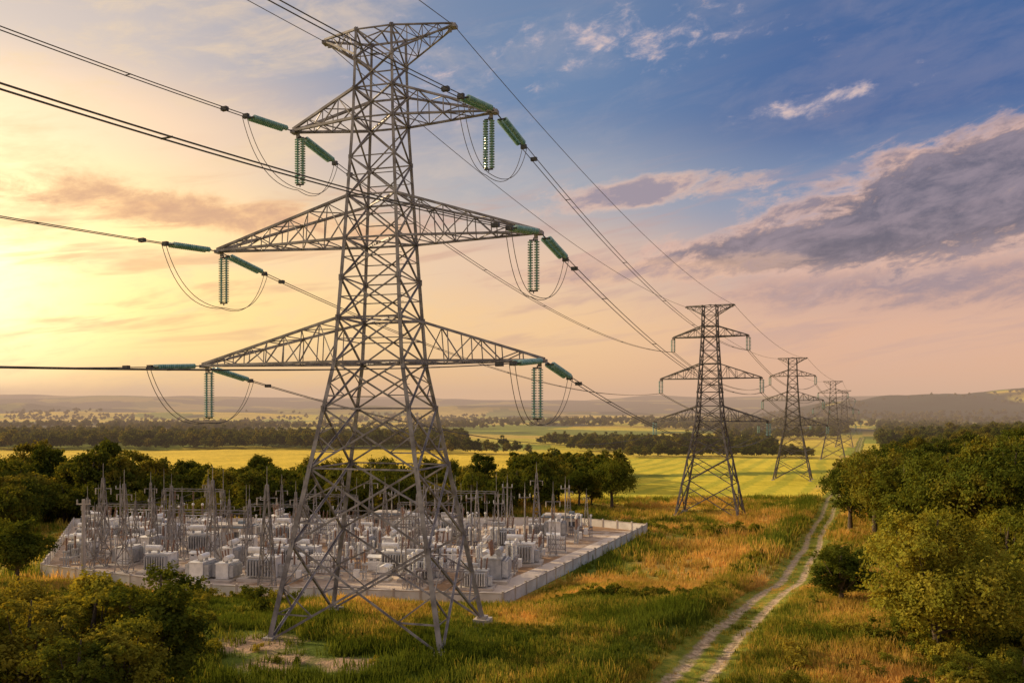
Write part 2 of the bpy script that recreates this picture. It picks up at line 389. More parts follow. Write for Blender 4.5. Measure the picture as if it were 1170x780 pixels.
meA=tower_mesh(armsA,.92).mesh('tower_lattice',[STEEL]); meB=tower_mesh(armsB,1.1).mesh('tower_lattice_far',[STEELD]); meF=foot_mesh().mesh('concrete_footings',[CONC])
tips=[]; empt=[]
for k,(x,y,th,arms) in enumerate(PY):
    z=Hs(x,y)+.05 if k else 0.0
    e=bpy.data.objects.new('electricity_pylon',None); e.location=(x,y,z); e.rotation_euler=(0,0,-th); link(e)
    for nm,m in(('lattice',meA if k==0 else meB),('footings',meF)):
        o=link(bpy.data.objects.new(nm,m)); o.parent=e
    ax=Vector((math.cos(th),-math.sin(th),0)); base=Vector((x,y,z)); T={}
    for li,(zz_,(Ll,Lr)) in enumerate(zip(TIPZ,arms)):
        T[(li,-1)]=base-ax*Ll+Vector((0,0,zz_)); T[(li,1)]=base+ax*Lr+Vector((0,0,zz_))
    tips.append(T); empt.append((e,Matrix.Translation(base)@Matrix.Rotation(-th,4,'Z')))
wires=[]
def cat(p,q,sag,n=40):
    return [p.lerp(q,t/n)-Vector((0,0,4*sag*(t/n)*(1-t/n))) for t in range(n+1)]
def insul_pair(mb,p,q,n,r=.2,sep=.24,mi=0):
    d,u,v,L=mb.frame(p,q); side=u if abs(d.z)<.9 else Vector((math.cos(TH1),-math.sin(TH1),0))
    for s in(-1,1):
        o=side*sep*s; mb.ribs(p+o+d*.25,q+o-d*.25,n,.08,r,mi,10)
    mb.cyl(p-side*(sep+.1)+d*.2,p+side*(sep+.1)+d*.2,.07,1,6); mb.cyl(q-side*(sep+.1)-d*.2,q+side*(sep+.1)-d*.2,.07,1,6)
    mb.cyl(p,p+d*.22,.05,1,6); mb.cyl(q-d*.22,q,.05,1,6)
side=Vector((math.cos(TH),-math.sin(TH),0))
mb=MB(); back=Vector((-.43,-.903,0))
sag_back={(0,-1):2.5,(1,-1):2.6,(2,-1):3.5,(0,1):3.4,(1,1):5.0,(2,1):5.0}
for li in range(3):
    for s in(-1,1):
        T=tips[0][(li,s)]; inner=Vector((math.cos(TH1),-math.sin(TH1),0))*(-s)
        hp=T+inner*.55-Vector((0,0,.4)); hq=hp-Vector((0,0,4.4)); insul_pair(mb,hp,hq,19,.24,.26)
        nxt=tips[1][(li,s)]-Vector((0,0,3.4)); sg=4.5
        prev=T+back*135+Vector((0,0,1.0)); 
        jp=[]
        for tgt,sgx in((nxt,sg),(prev,sag_back[(li,s)])):
            L=(tgt-T).length; d=(tgt-T).normalized(); d0=(d*1-Vector((0,0,4*sgx/L))).normalized()
            a=T+d0*1.0; b_=T+d0*5.4
            mb.cyl(T,a,.05,1,6); insul_pair(mb,a,b_,19,.23,.26)
            mb.box(b_+d0*.3,(.5,.25,.35),1,-TH); jp.append(b_+d0*.5)
            c=cat(b_+d0*.4,tgt,sgx*.9,60)
            for o in(-.25,.25):
                wires.append(([q+side*o for q in c],.036))
            for q in c[5::9]: mb.cyl(q-side*.3,q+side*.3,.04,1,5)
            for q in c[1:2]: mb.box(q,(.55,.3,.3),1,-TH)
        low=hq-Vector((0,0,.25))
        for jo in(-.22,.22):
            for e_ in jp:
                pts=[]
                for t in range(15):
                    u=t/14; ctrl=Vector((e_.x*.72+low.x*.28,e_.y*.72+low.y*.28,low.z-.5+jo*.8))
                    pts.append(e_*(1-u)**2+ctrl*2*u*(1-u)+low*u*u+side*jo)
                wires.append((pts,.028))
o=mb.obj('insulator_strings',[GLASSI,DARK]); o.parent=empt[0][0]; o.matrix_parent_inverse=empt[0][1].inverted()
for k in range(1,len(PY)):
    mb=MB()
    for li in range(3):
        for s in(-1,1):
            T=tips[k][(li,s)]
            insul_pair(mb,T-Vector((0,0,.2)),T-Vector((0,0,3.6)),9,.30,.32)
            if k<len(PY)-1:
                c=cat(T-Vector((0,0,3.4)),tips[k+1][(li,s)]-Vector((0,0,3.4)),5,30)
                for of in(-.25,.25): wires.append(([q+side*of for q in c],.04+.012*k))
    o=mb.obj('insulator_strings',[GLASSI,DARK]); o.parent=empt[k][0]; o.matrix_parent_inverse=empt[k][1].inverted()
for s in(-1,1):
    for k in range(len(PY)-1): wires.append((cat(tips[k][(3,s)],tips[k+1][(3,s)],3.0,40),.032+.012*k))
    T=tips[0][(3,s)]; wires.append((cat(T,T+back*135,2.5,60),.03))
cu=bpy.data.curves.new('power_lines','CURVE'); cu.dimensions='3D'; cu.bevel_depth=1.0; cu.bevel_resolution=1; cu.use_fill_caps=True
for pts,r in wires:
    sp=cu.splines.new('POLY'); sp.points.add(len(pts)-1)
    for q,pt in zip(pts,sp.points): pt.co=(*q,1); pt.radius=r
cu.materials.append(CABLE); link(bpy.data.objects.new('power_lines',cu))

# ---------------------------------------------------------------- substation
def mast(h,w=1.1,th=.07,spike=2.2):
    mb=MB(); n=max(5,int(h/1.9)); 
    hw=lambda t:(w*(1-t)+.12*t)
    c=lambda k,t:Vector(([-1,1,1,-1][k]*hw(t),[-1,-1,1,1][k]*hw(t),h*t))
    for i in range(n):
        t0,t1=i/n,(i+1)/n
        for k in range(4):
            mb.L(c(k,t0),c(k,t1),th*1.5)
            if (i+k)%2: mb.L(c(k,t0),c((k+1)%4,t1),th)
            else: mb.L(c((k+1)%4,t0),c(k,t1),th)
            mb.L(c(k,t1),c((k+1)%4,t1),th*.8)
    mb.cyl((0,0,h),(0,0,h+spike),.06,0,6,.03); mb.box((0,0,.05),(w*2+.6,w*2+.6,.3),1)
    mb.L((-1.3,0,h*.88),(1.3,0,h*.88),.12)
    for x in(-1.2,1.2): mb.ribs((x,0,h*.88),(x,0,h*.88-.9),5,.04,.12,1)
    return mb
mastA=mast(13.5,.95,.11).mesh('lightning_mast',[MASTM,CONC]); mastB=mast(10.5,.55).mesh('lattice_mast',[MASTM,CONC])
def pole():
    mb=MB(); mb.cyl((0,0,-.3),(0,0,9.5),.17,0,8,.09); mb.cyl((0,0,9.5),(0,0,11),.04,0,5,.015); mb.box((0,0,8.7),(1.8,.13,.13),0)
    for x in(-.8,0,.8): mb.ribs((x,0,8.75),(x,0,9.3),4,.04,.11,1)
    mb.box((0,0,.1),(.9,.9,.3),2); mb.box((0,-.22,1.3),(.35,.2,.5),1); return mb
poleM=pole().mesh('steel_pole',[MASTM,PORG,CONC])
def gantry():
    mb=MB(); W=11
    for sx in(-W/2,W/2):
        n=5
        c=lambda k,t:Vector((sx+[-1,1,1,-1][k]*(.5*(1-t)+.2*t),[-1,-1,1,1][k]*(.5*(1-t)+.2*t),7.6*t))
        for i in range(n):
            for k in range(4):
                mb.L(c(k,i/n),c(k,(i+1)/n),.10); mb.L(c(k,i/n),c((k+1)%4,(i+1)/n),.06)
        mb.cyl((sx,0,7.6),(sx,0,11.2),.05,0,6,.02); mb.box((sx,0,.1),(1.6,1.6,.3),2)
    n=8
    b=lambda y,z,t:Vector((-W/2+W*t,y,7.3+z))
    for i in range(n):
        t0,t1=i/n,(i+1)/n
        for y,z in((-.2,0),(.2,0),(-.2,.4),(.2,.4)): mb.L(b(y,z,t0),b(y,z,t1),.07)
        for y in(-.2,.2): mb.L(b(y,0,t0),b(y,.4,t1),.05)
    for x in(-3.4,0,3.4): mb.ribs((x,0,7.3),(x,0,5.8),8,.05,.17,1); mb.cyl((x,0,5.8),(x,0,2.5),.03,0,5)
    return mb
gan=gantry().mesh('busbar_gantry',[MASTM,PORC,CONC])
def transformer():
    mb=MB(); mb.box((0,0,.2),(6,4,.4),2); mb.box((0,0,1.7),(3.8,2.2,2.5),0); mb.box((0,0,3.02),(4.0,2.4,.14),0)
    for s in(-1,1):
        for k in range(9): mb.box((-1.6+k*.4,s*1.55,1.7),(.14,.75,2.0),1)
        mb.cyl((-1.7,s*1.5,2.78),(1.7,s*1.5,2.78),.09,1,6)
    mb.cyl((-1.9,-.7,3.9),(.4,-.7,3.9),.42,0,14); mb.box((-1.5,-.7,3.3),(.15,.5,.6),1); mb.box((0,-.7,3.3),(.15,.5,.6),1)
    for k in range(3): mb.ribs((-.2+k*.85,.45,3.05),(-.3+k*1.0,.75,4.9),9,.1,.2,3); mb.cyl((-.3+k*1.0,.75,4.9),(-.3+k*1.02,.78,5.2),.04,1,5)
    mb.box((2.25,0,1.3),(.6,1.0,1.5),1)
    return mb
tra=transformer().mesh('power_transformer',[WHITE,GREYP,CONC,PORC]); tra2=transformer().mesh('power_transformer_grey',[GREYP,PORG,CONC,PORC])
def breaker(h=2.3):
    mb=MB(); 
    for k in(-1,0,1):
        x=k*1.9; mb.box((x,0,.1),(.8,.8,.3),2)
        for sx in(-.22,.22):
            for sy in(-.22,.22): mb.L((x+sx,sy,.2),(x+sx,sy,h),.09)
        mb.L((x-.22,-.22,.3),(x+.22,-.22,h),.06); mb.box((x,0,h+.1),(.7,.7,.25),0)
        mb.ribs((x,0,h+.2),(x,0,h+2.1),10,.1,.2,1); mb.lathe((x,0,h+2.1),(x,0,h+2.55),[(0,.12),(.2,.24),(.8,.24),(1,.1)],3,10)
    mb.box((0,-.35,1.3),(4.6,.12,.2),0); mb.box((.95,-.6,1.1),(.8,.5,1.1),3)
    return mb
bre=breaker(1.8).mesh('circuit_breaker',[STEEL,PORG,CONC,WHITE]); bre2=breaker(2.2).mesh('current_transformer_row',[GREYP,PORC,CONC,WHITE])
def disconnector():
    mb=MB()
    for sx in(-2.6,2.6): 
        mb.L((sx,-.6,0),(sx,-.6,2.3),.16); mb.L((sx,.6,0),(sx,.6,2.3),.16); mb.L((sx,-.6,.3),(sx,.6,2.2),.08)
    for sy in(-.6,.6): mb.L((-2.9,sy,2.3),(2.9,sy,2.3),.18)
    for k in(-1,0,1):
        for sy in(-.6,.6): mb.ribs((k*2,sy,2.4),(k*2,sy,3.7),8,.07,.15,1)
        mb.cyl((k*2,-.75,3.75),(k*2,.75,3.75),.05,2,6)
    mb.cyl((-4.0,0,4.2),(4.0,0,4.2),.06,2,6)
    return mb
dis=disconnector().mesh('disconnector_switch',[STEEL,PORG,WHITE])
def kiosk():
    mb=MB(); mb.box((0,0,.12),(2.6,1.9,.3),2); mb.box((0,0,1.25),(2.2,1.5,2.0),0)
    mb.add([(-1.25,-.9,2.26),(1.25,-.9,2.26),(1.25,.9,2.26),(-1.25,.9,2.26),(-1.25,0,2.6),(1.25,0,2.6)],[(0,1,5,4),(2,3,4,5),(1,2,5),(3,0,4),(3,2,1,0)],1)
    for x in(-.55,.55): mb.box((x,-.765,1.2),(.95,.03,1.7),1); mb.box((x,-.79,1.9),(.5,.02,.2),3)
    return mb
kio=kiosk().mesh('switchgear_kiosk',[WHITE,WHITE,CONC,DARK])
def capbank():
    mb=MB()
    for x in(-1.6,1.6):
        for y in(-.6,.6): mb.L((x,y,0),(x,y,3.0),.14)
    for z in(.8,1.7,2.6):
        for y in(-.6,.6): mb.L((-1.7,y,z),(1.7,y,z),.12)
        for k in range(7): mb.box((-1.35+k*.45,0,z+.36),(.3,.75,.5),1); mb.cyl((-1.35+k*.45,-.2,z+.6),(-1.35+k*.45,-.2,z+.8),.05,2,5)
    mb.box((0,0,.1),(3.8,1.8,.25),3); return mb
cap=capbank().mesh('capacitor_bank',[STEEL,WHITE,PORC,CONC])
def building(L=8,W=4.6,h=3.0):
    mb=MB(); mb.box((0,0,h/2),(L,W,h),0); mb.box((0,0,h+.13),(L+.5,W+.5,.25),1); mb.box((0,0,h+.4),(L-.6,W-.6,.28),0)
    for k in range(int(L/2.4)):
        x=-L/2+1.4+k*2.4
        if k==1: mb.box((x,-W/2-.02,1.1),(1.1,.06,2.2),2); continue
        mb.box((x,-W/2-.01,1.8),(1.3,.04,1.0),3); mb.box((x,-W/2-.05,1.25),(1.5,.12,.08),1); mb.box((x,-W/2-.04,1.8),(.06,.05,1.0),0)
    mb.box((L/4,0,h+.8),(1.2,1,.6),1)
    return mb
bl1=building().mesh('control_building',[CONC,BLUEG,GREYP,DARK])
def place(name,me,x,y,rz=0,s=1,z=PADZ+.12):
    o=bpy.data.objects.new(name,me); o.location=(x,y,z); o.rotation_euler=(0,0,rz); o.scale=(s,s,s); return link(o)
def frompx(bx,by,z=PADZ):
    d=(CAMZ-z)*910/(by-468); return (bx-585)/910*d,d
occ=[]
for bx,by,ty in[(118,648,530),(142,655,537),(196,640,542),(243,655,532),(305,681,534),(176,640,560),(262,640,560),(485,625,540),(338,640,550),(575,612,550),(613,618,528),(584,604,556),(650,606,548),(520,640,543),(155,640,562),(208,640,556),(285,640,560),(545,625,550),(670,604,558),(100,650,556),(360,625,548),(440,622,545)]:
    x,y=frompx(bx,by); h=(by-ty)*y/910
    if pad_sd(x,y)>-1: continue
    place('lightning_mast',mastA,x,y,random.uniform(-.2,.2),h/15.7); occ.append((x,y,1.6))
x,y=frompx(88,668); mb=MB(); mb.cyl((0,0,-.5),(0,0,10.5),.28,0,8,.2); mb.box((0,0,9.9),(1.8,.15,.15),0); mb.ribs((-.8,0,10),(-.8,0,10.5),3,.05,.12,0); mb.ribs((.8,0,10),(.8,0,10.5),3,.05,.12,0)
mb.obj('utility_pole',[CONC],(x,y+1.5,PADZ))
YD=math.radians(-8)
gpos=[]
for gi_,yy in enumerate((110,126,140)):
    for xx in np.arange(-66+gi_*5,22,24):
        if float(pad_sd(xx-7,yy))<-3 and float(pad_sd(xx+7,yy))<-3:
            place('busbar_gantry',gan,xx,yy,YD,random.uniform(.85,1.05)); occ+= [(xx-5.5,yy,1.3),(xx+5.5,yy,1.3)]; gpos.append((xx,yy))
for (xx,yy) in[(-46,131),(9,143),(-22,147)]:
    place('control_building',bl1,xx,yy,YD,.85); occ.append((xx,yy,5))
rows=list(np.arange(97,148.5,4.9))
for ri,yy in enumerate(rows):
    xx=-84.0
    while xx<21:
        xx+=random.uniform(2.8,5.2)
        yj=yy+random.uniform(-.8,.8)
        if float(pad_sd(xx,yj))>(-2.6 if (yj>108 and xx<-50) else -6.2): continue
        if any(math.hypot(xx-a,yj-b_)<r+1.3 for a,b_,r in occ): continue
        k=random.random()
        if k<.19: nm,m_,r='power_transformer',tra,2.6
        elif k<.23: nm,m_,r='power_transformer',tra2,2.6
        elif k<.44: nm,m_,r='circuit_breaker',bre,2.2
        elif k<.57: nm,m_,r='current_transformer_row',bre2,2.2
        elif k<.68: nm,m_,r='disconnector_switch',dis,2.6
        elif k<.78: nm,m_,r='capacitor_bank',cap,2.0
        else: nm,m_,r='switchgear_kiosk',kio,1.3
        place(nm,m_,xx,yj,YD+random.choice([0,0,math.pi/2]),random.uniform(.7,1.0)); occ.append((xx,yj,r*.5))
        q=random.random()
        if q<.06: place('lattice_mast',mastB,xx+2,yj+2,0,random.uniform(.65,1))
        elif q<.22: place('steel_pole',poleM,xx+1.8,yj+1.8,random.uniform(-.4,.4),random.uniform(.55,1.0))
cu=bpy.data.curves.new('busbar_cables','CURVE'); cu.dimensions='3D'; cu.bevel_depth=.03; cu.bevel_resolution=1
for xx,yy in gpos:
    for gx,gy in gpos:
        if abs(gx-xx)<9 and 8<gy-yy<18:
            for of in(-3.4,0,3.4):
                c=cat(Vector((xx+of,yy,PADZ+7.2)),Vector((gx+of,gy,PADZ+7.2)),.7,10)
                sp=cu.splines.new('POLY'); sp.points.add(10)
                for q,pt in zip(c,sp.points): pt.co=(*q,1)
cu.materials.append(CABLE); link(bpy.data.objects.new('busbar_cables',cu))

# ---------------------------------------------------------------- trees
def tree_mesh(name,seed,h,cr,cb,nleaf,ls,nl=16,leafm=LEAF,trunk=True):
    r=np.random.default_rng(seed); mb=MB()
    cz=(h+cb)/2; ch=(h-cb)/2
    lobes=[]
    for k in range(nl):
        d=r.normal(size=3); d/=np.linalg.norm(d); q=r.uniform(.35,.78)
        c=np.array([d[0]*cr*q,d[1]*cr*q,cz+d[2]*ch*q*1.0]); w=cr*r.uniform(.26,.44)*(1.1-.35*max(0,d[2]))
        lobes.append((c,w))
    if trunk:
        tr=h*.028+.05; pts=[Vector((0,0,-.5)),Vector((r.normal()*.1,r.normal()*.1,cb)),Vector((r.normal()*.25,r.normal()*.25,cz)),Vector((r.normal()*.3,r.normal()*.3,h*.86))]
        rr=[tr*1.25,tr*.85,tr*.5,tr*.12]
        for a in range(3): mb.cyl(pts[a],pts[a+1],rr[a],0,8,rr[a+1])
        for c,w in lobes:
            zt=r.uniform(.2,.7); s=pts[1].lerp(pts[2],zt); mid=s.lerp(Vector(c),.5)+Vector((0,0,-.1*w)); e=Vector(c)
            mb.cyl(s,mid,tr*.35,0,5,tr*.22); mb.cyl(mid,e,tr*.22,0,5,tr*.07)
    nb=len(mb.v)
    W=np.array([w for c,w in lobes]); pr=W**2/np.sum(W**2)
    ncl=nl*26; li=r.choice(nl,ncl,p=pr); d=r.normal(size=(ncl,3)); d/=np.linalg.norm(d,axis=1)[:,None]
    d[:,2]=np.where(d[:,2]<-.5,-d[:,2]*.5,d[:,2])
    C=np.array([c for c,w in lobes])[li]+d*(W[li]*r.uniform(.65,1.12,ncl))[:,None]*np.array([1,1,.8]); cw=W[li]*r.uniform(.16,.36,ncl)
    k=r.integers(0,ncl,nleaf); dd=r.normal(size=(nleaf,3))*.6
    P=C[k]+dd*cw[k][:,None]
    nrm=r.normal(size=(nleaf,3))*.7+d[k]*1.2+np.array([0,0,.35]); nrm/=np.linalg.norm(nrm,axis=1)[:,None]
    t=np.cross(nrm,r.normal(size=(nleaf,3))); t/=np.linalg.norm(t,axis=1)[:,None]; b_=np.cross(nrm,t)
    s=(ls*r.uniform(.6,1.3,nleaf))[:,None]
    V=np.stack([P-t*s*.5,P+b_*s*.3+nrm*s*.08,P+t*s*.55,P-b_*s*.3+nrm*s*.08],1).reshape(-1,3)
    F=[(nb+4*i,nb+4*i+1,nb+4*i+2,nb+4*i+3) for i in range(nleaf)]
    me=bpy.data.meshes.new(name); me.from_pydata(mb.v+[tuple(v) for v in V],[],mb.f+F)
    me.materials.append(BARK); me.materials.append(leafm)
    me.polygons.foreach_set('material_index',[0]*len(mb.f)+[1]*nleaf); me.update(); return me
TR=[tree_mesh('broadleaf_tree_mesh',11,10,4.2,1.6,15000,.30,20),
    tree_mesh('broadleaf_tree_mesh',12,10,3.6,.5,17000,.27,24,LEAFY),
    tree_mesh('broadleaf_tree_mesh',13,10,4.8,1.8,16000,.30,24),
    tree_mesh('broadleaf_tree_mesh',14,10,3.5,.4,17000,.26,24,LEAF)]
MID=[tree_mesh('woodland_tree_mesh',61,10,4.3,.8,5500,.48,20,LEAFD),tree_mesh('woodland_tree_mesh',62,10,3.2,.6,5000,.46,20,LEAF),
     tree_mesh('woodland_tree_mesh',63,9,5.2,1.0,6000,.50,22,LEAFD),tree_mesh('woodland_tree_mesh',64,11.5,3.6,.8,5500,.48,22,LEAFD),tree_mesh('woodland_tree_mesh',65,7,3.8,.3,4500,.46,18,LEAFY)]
BIG=tree_mesh('broadleaf_tree_big',21,10.9,5.2,.3,42000,.26,46,LEAFY)
FARL=[tree_mesh('distant_tree_mesh',31+i,10,4.2,.8,900,1.0,12,LEAFD,False) for i in range(3)]
BU=[tree_mesh('shrub_mesh',41+i,1.6,1.2,.05,900,.18,7,LEAFY if i==1 else LEAF,False) for i in range(3)]
def coll(name,meshes):
    c=bpy.data.collections.new(name)
    for i,m in enumerate(meshes): c.objects.link(bpy.data.objects.new(f'{name}_{i}',m))
    return c
CT=coll('tree_sources',MID); CF=coll('far_tree_sources',FARL); CB=coll('shrub_sources',BU)
def instancer(name,x,y,scl,cl,nk,zoff=0.0):
    x=np.asarray(x);y=np.asarray(y);n=len(x); z=H(x,y)+zoff
    me=bpy.data.meshes.new(name); me.vertices.add(n); me.vertices.foreach_set('co',np.stack([x,y,z],1).astype(np.float32).ravel())
    rot=np.stack([rng.normal(0,.04,n),rng.normal(0,.04,n),rng.uniform(0,6.28,n)],1)
    scl=np.asarray(scl); S=np.stack([scl,scl,scl*rng.uniform(.82,1.2,n)],1)
    a=me.attributes.new('rot','FLOAT_VECTOR','POINT'); a.data.foreach_set('vector',rot.astype(np.float32).ravel())
    a=me.attributes.new('scl','FLOAT_VECTOR','POINT'); a.data.foreach_set('vector',S.astype(np.float32).ravel())
    a=me.attributes.new('idx','INT','POINT'); a.data.foreach_set('value',rng.integers(0,nk,n).astype(np.int32))
    o=link(bpy.data.objects.new(name,me))
    ng=bpy.data.node_groups.new(name+'_scatter','GeometryNodeTree')
    ng.interface.new_socket('Geometry',in_out='INPUT',socket_type='NodeSocketGeometry'); ng.interface.new_socket('Geometry',in_out='OUTPUT',socket_type='NodeSocketGeometry')
    nn=ng.nodes; gi=nn.new('NodeGroupInput'); go=nn.new('NodeGroupOutput'); ci=nn.new('GeometryNodeCollectionInfo'); ip=nn.new('GeometryNodeInstanceOnPoints')
    ci.inputs['Collection'].default_value=cl; ci.inputs['Separate Children'].default_value=True; ci.inputs['Reset Children'].default_value=True
    def na_(t,nm):
        q=nn.new('GeometryNodeInputNamedAttribute'); q.data_type=t; q.inputs['Name'].default_value=nm; return q.outputs['Attribute']
    e2=nn.new('FunctionNodeEulerToRotation'); ng.links.new(na_('FLOAT_VECTOR','rot'),e2.inputs[0])
    ng.links.new(gi.outputs[0],ip.inputs['Points']); ng.links.new(ci.outputs[0],ip.inputs['Instance']); ip.inputs['Pick Instance'].default_value=True
    ng.links.new(na_('INT','idx'),ip.inputs['Instance Index']); ng.links.new(e2.outputs[0],ip.inputs['Rotation']); ng.links.new(na_('FLOAT_VECTOR','scl'),ip.inputs['Scale'])
    ng.links.new(ip.outputs[0],go.inputs[0])
    md=o.modifiers.new('scatter','NODES'); md.node_group=ng; return o
def T(px,d,top,idx,wf=1.0):
    x=(px-585)/910*d; z=Hs(x,d); ht=CAMZ-(top-468)*d/910-z; me_=BIG if idx==9 else TR[idx]; s=ht/(10.9 if idx==9 else 10)
    o=bpy.data.objects.new('broadleaf_tree',me_); o.location=(x,d,z); o.scale=(s*wf,s*wf,s); o.rotation_euler=(0,0,random.uniform(0,6.28)); link(o)
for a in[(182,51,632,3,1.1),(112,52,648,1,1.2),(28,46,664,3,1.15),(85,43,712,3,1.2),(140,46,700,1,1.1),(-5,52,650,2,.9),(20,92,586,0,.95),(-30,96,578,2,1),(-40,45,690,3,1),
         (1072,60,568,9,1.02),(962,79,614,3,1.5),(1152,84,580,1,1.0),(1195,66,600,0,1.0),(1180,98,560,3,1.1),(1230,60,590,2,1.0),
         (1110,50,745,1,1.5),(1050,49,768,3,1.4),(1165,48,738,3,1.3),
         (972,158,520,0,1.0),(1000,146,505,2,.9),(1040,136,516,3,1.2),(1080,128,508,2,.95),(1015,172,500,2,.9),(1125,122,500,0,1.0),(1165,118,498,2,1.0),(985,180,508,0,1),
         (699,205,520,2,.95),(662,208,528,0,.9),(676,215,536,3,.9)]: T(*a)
x=[];y=[];s=[]
for k in range(270):
    px=random.uniform(-60,645); d=random.uniform(168,228)
    if 560<px and random.random()<.4: continue
    X_=(px-585)/910*d; 
    if float(pad_sd(X_,d))<6: continue
    x.append(X_);y.append(d);s.append(random.uniform(.75,1.35)+.3*(px<160))
for k in range(45):
    px=random.uniform(-60,40); d=random.uniform(135,180); X_=(px-585)/910*d
    if float(pad_sd(X_,d))<8: continue
    x.append(X_);y.append(d);s.append(random.uniform(.9,1.2))
instancer('tree_row',x,y,s,CT,5)
x=[];y=[];s=[]
while len(x)<1000:
    yy=random.uniform(118,640); u=random.uniform(0,190)
    off=np.interp(yy,[110,150,200,300,620],[26,12,10,14,26])
    X_=float(track_x(yy))+off+u*(yy/350+.35)
    if X_/yy>.82: continue
    x.append(X_);y.append(yy);s.append(random.uniform(.7,1.55)*(.75 if u<6 else 1.0)+ (.1 if u>20 else 0))
instancer('woodland',x,y,s,CT,5)
x=[];y=[];s=[]
def band(n,y0,y1,r0,r1,thr=.0,seed=50,s0=.8,s1=1.3,scale=90):
    c=0
    while c<n:
        yy=random.uniform(y0,y1); q=random.uniform(r0,r1); X_=q*yy
        if thr and float(vn(X_,yy*1.8,scale,seed))<thr: 
            c+=.25; continue
        if abs(X_-track_x(min(yy,1000)))<12: continue
        x.append(X_);y.append(yy);s.append(random.uniform(s0,s1)); c+=1
band(50,262,285,-.68,-.05,.6,51,.5,.9)
band(70,262,300,.0,.12,.35,52); band(60,300,420,.02,.14,.5,53)
band(1700,640,900,-.75,-.06,.10,54,1.0,1.6)
band(600,560,760,-.12,.33,.48,55,.8,1.3)
band(1700,900,1500,-.75,.42,.5,56,.9,1.5,220)
band(1500,560,1500,.46,.85,.2,57,1.0,1.6,150)
band(2600,1500,2900,-.75,.75,.5,58,1.1,1.8,350)
band(120,515,545,.14,.38,.4,59,.5,.9)
instancer('distant_woods',x,y,s,CF,3)
x=[];y=[];s=[]
def shr(n,fx):
    for k in range(n):
        X_,Y_,S_=fx()
        if float(pad_sd(X_,Y_))<1.5 or abs(X_-float(track_x(Y_)))<3.0: continue
        if math.hypot(X_+11,(Y_-66))<5: continue
        x.append(X_);y.append(Y_);s.append(S_)
shr(110,lambda:(lambda Y:(float(track_x(Y))-random.gauss(7,1.0),Y,random.uniform(.35,.8)))(random.uniform(70,120)))
shr(130,lambda:(lambda Y:(float(track_x(Y))+random.uniform(6,22),Y,random.uniform(.4,1.2)))(random.uniform(50,150)))
shr(70,lambda:(lambda t:(2+t*18+random.gauss(0,.7),83+t*3+random.gauss(0,.9),random.uniform(.4,.85)))(random.random()))
shr(60,lambda:(lambda t:(22+t*26+random.gauss(0,1),150+t*2+random.gauss(0,2.5),random.uniform(.7,1.5)))(random.random()))
shr(190,lambda:(random.uniform(-45,40),random.uniform(50,150),random.uniform(.2,.55)))
shr(130,lambda:(random.uniform(-48,-22),random.uniform(48,88),random.uniform(.4,1.3)))
shr(150,lambda:(random.uniform(28,42),random.uniform(46,70),random.uniform(.5,1.4)))
instancer('wild_shrubs',x,y,s,CB,3,zoff=-.1)
def grass(name,n,y0,y1,sc0,sc1,nb,bw):
    Y_=np.sqrt(rng.uniform(y0**2,y1**2,n)); q=rng.uniform(-.66,.70,n); X_=q*Y_
    u=X_-track_x(Y_)-(vn(0*Y_,Y_,25,21)-.5)*1.6
    L=np.abs(u); rut=(np.abs(L-1.15)<.68+.35*(vn(X_,Y_,1.5,35)-.5))
    ok=(pad_sd(X_,Y_)>1.0)&~(rut&(rng.random(n)>.05))
    for ex,ey,er in EARTH[:2]+EARTH[-1:]: ok&=~((np.hypot((X_-ex)/1.3,Y_-ey)<er*.8*(.6+.8*vn(X_,Y_,2,36)))&(rng.random(n)>.12))
    den=vn(X_,Y_,5,30)*.6+vn(X_,Y_,1.8,31)*.4; ok&=(rng.random(n)<den*1.5+.1)
    X_=X_[ok];Y_=Y_[ok];L=L[ok];u=u[ok]; m=len(X_)
    g=np.clip(gold(X_,Y_)+rng.normal(0,.15,m),0,1)
    s_=rng.uniform(sc0,sc1,m)*(.5+1.0*vn(X_,Y_,9,32))
    s_=np.where(L<3,s_*.45,s_); s_=np.where((u<-4)&(u>-9),s_*1.4,s_)
    Z_=H(X_,Y_); k=np.repeat(np.arange(m),nb); K=len(k); S=s_[k]
    a=rng.uniform(0,6.28,K); rr=.45*np.sqrt(rng.random(K))*S
    bx=X_[k]+rr*np.cos(a); by=Y_[k]+rr*np.sin(a); bz=Z_[k]-.05
    hh=.62*S*rng.uniform(.45,1.2,K); la=rng.uniform(0,6.28,K); ln=hh*rng.uniform(.1,.55,K)
    w=bw*np.sqrt(S)*rng.uniform(.7,1.3,K)*.5; lb=la+1.57+rng.uniform(-.8,.8,K); wx,wy=np.cos(lb)*w,np.sin(lb)*w
    tx=bx+np.cos(la)*ln; ty=by+np.sin(la)*ln; tz=bz+hh
    V=np.stack([np.stack([bx-wx,by-wy,bz],1),np.stack([bx+wx,by+wy,bz],1),np.stack([tx+wx*.25,ty+wy*.25,tz],1),np.stack([tx-wx*.25,ty-wy*.25,tz],1)],1).reshape(-1,3)
    me=quadmesh(name,V); at=me.attributes.new('gold','FLOAT','POINT'); at.data.foreach_set('value',np.repeat(g[k],4).astype(np.float32))
    me.materials.append(GRASS); link(bpy.data.objects.new(name,me))
grass('meadow_grass',52000,44,100,.6,1.3,13,.075)
grass('meadow_grass_far',34000,100,235,1.1,2.0,10,.13)

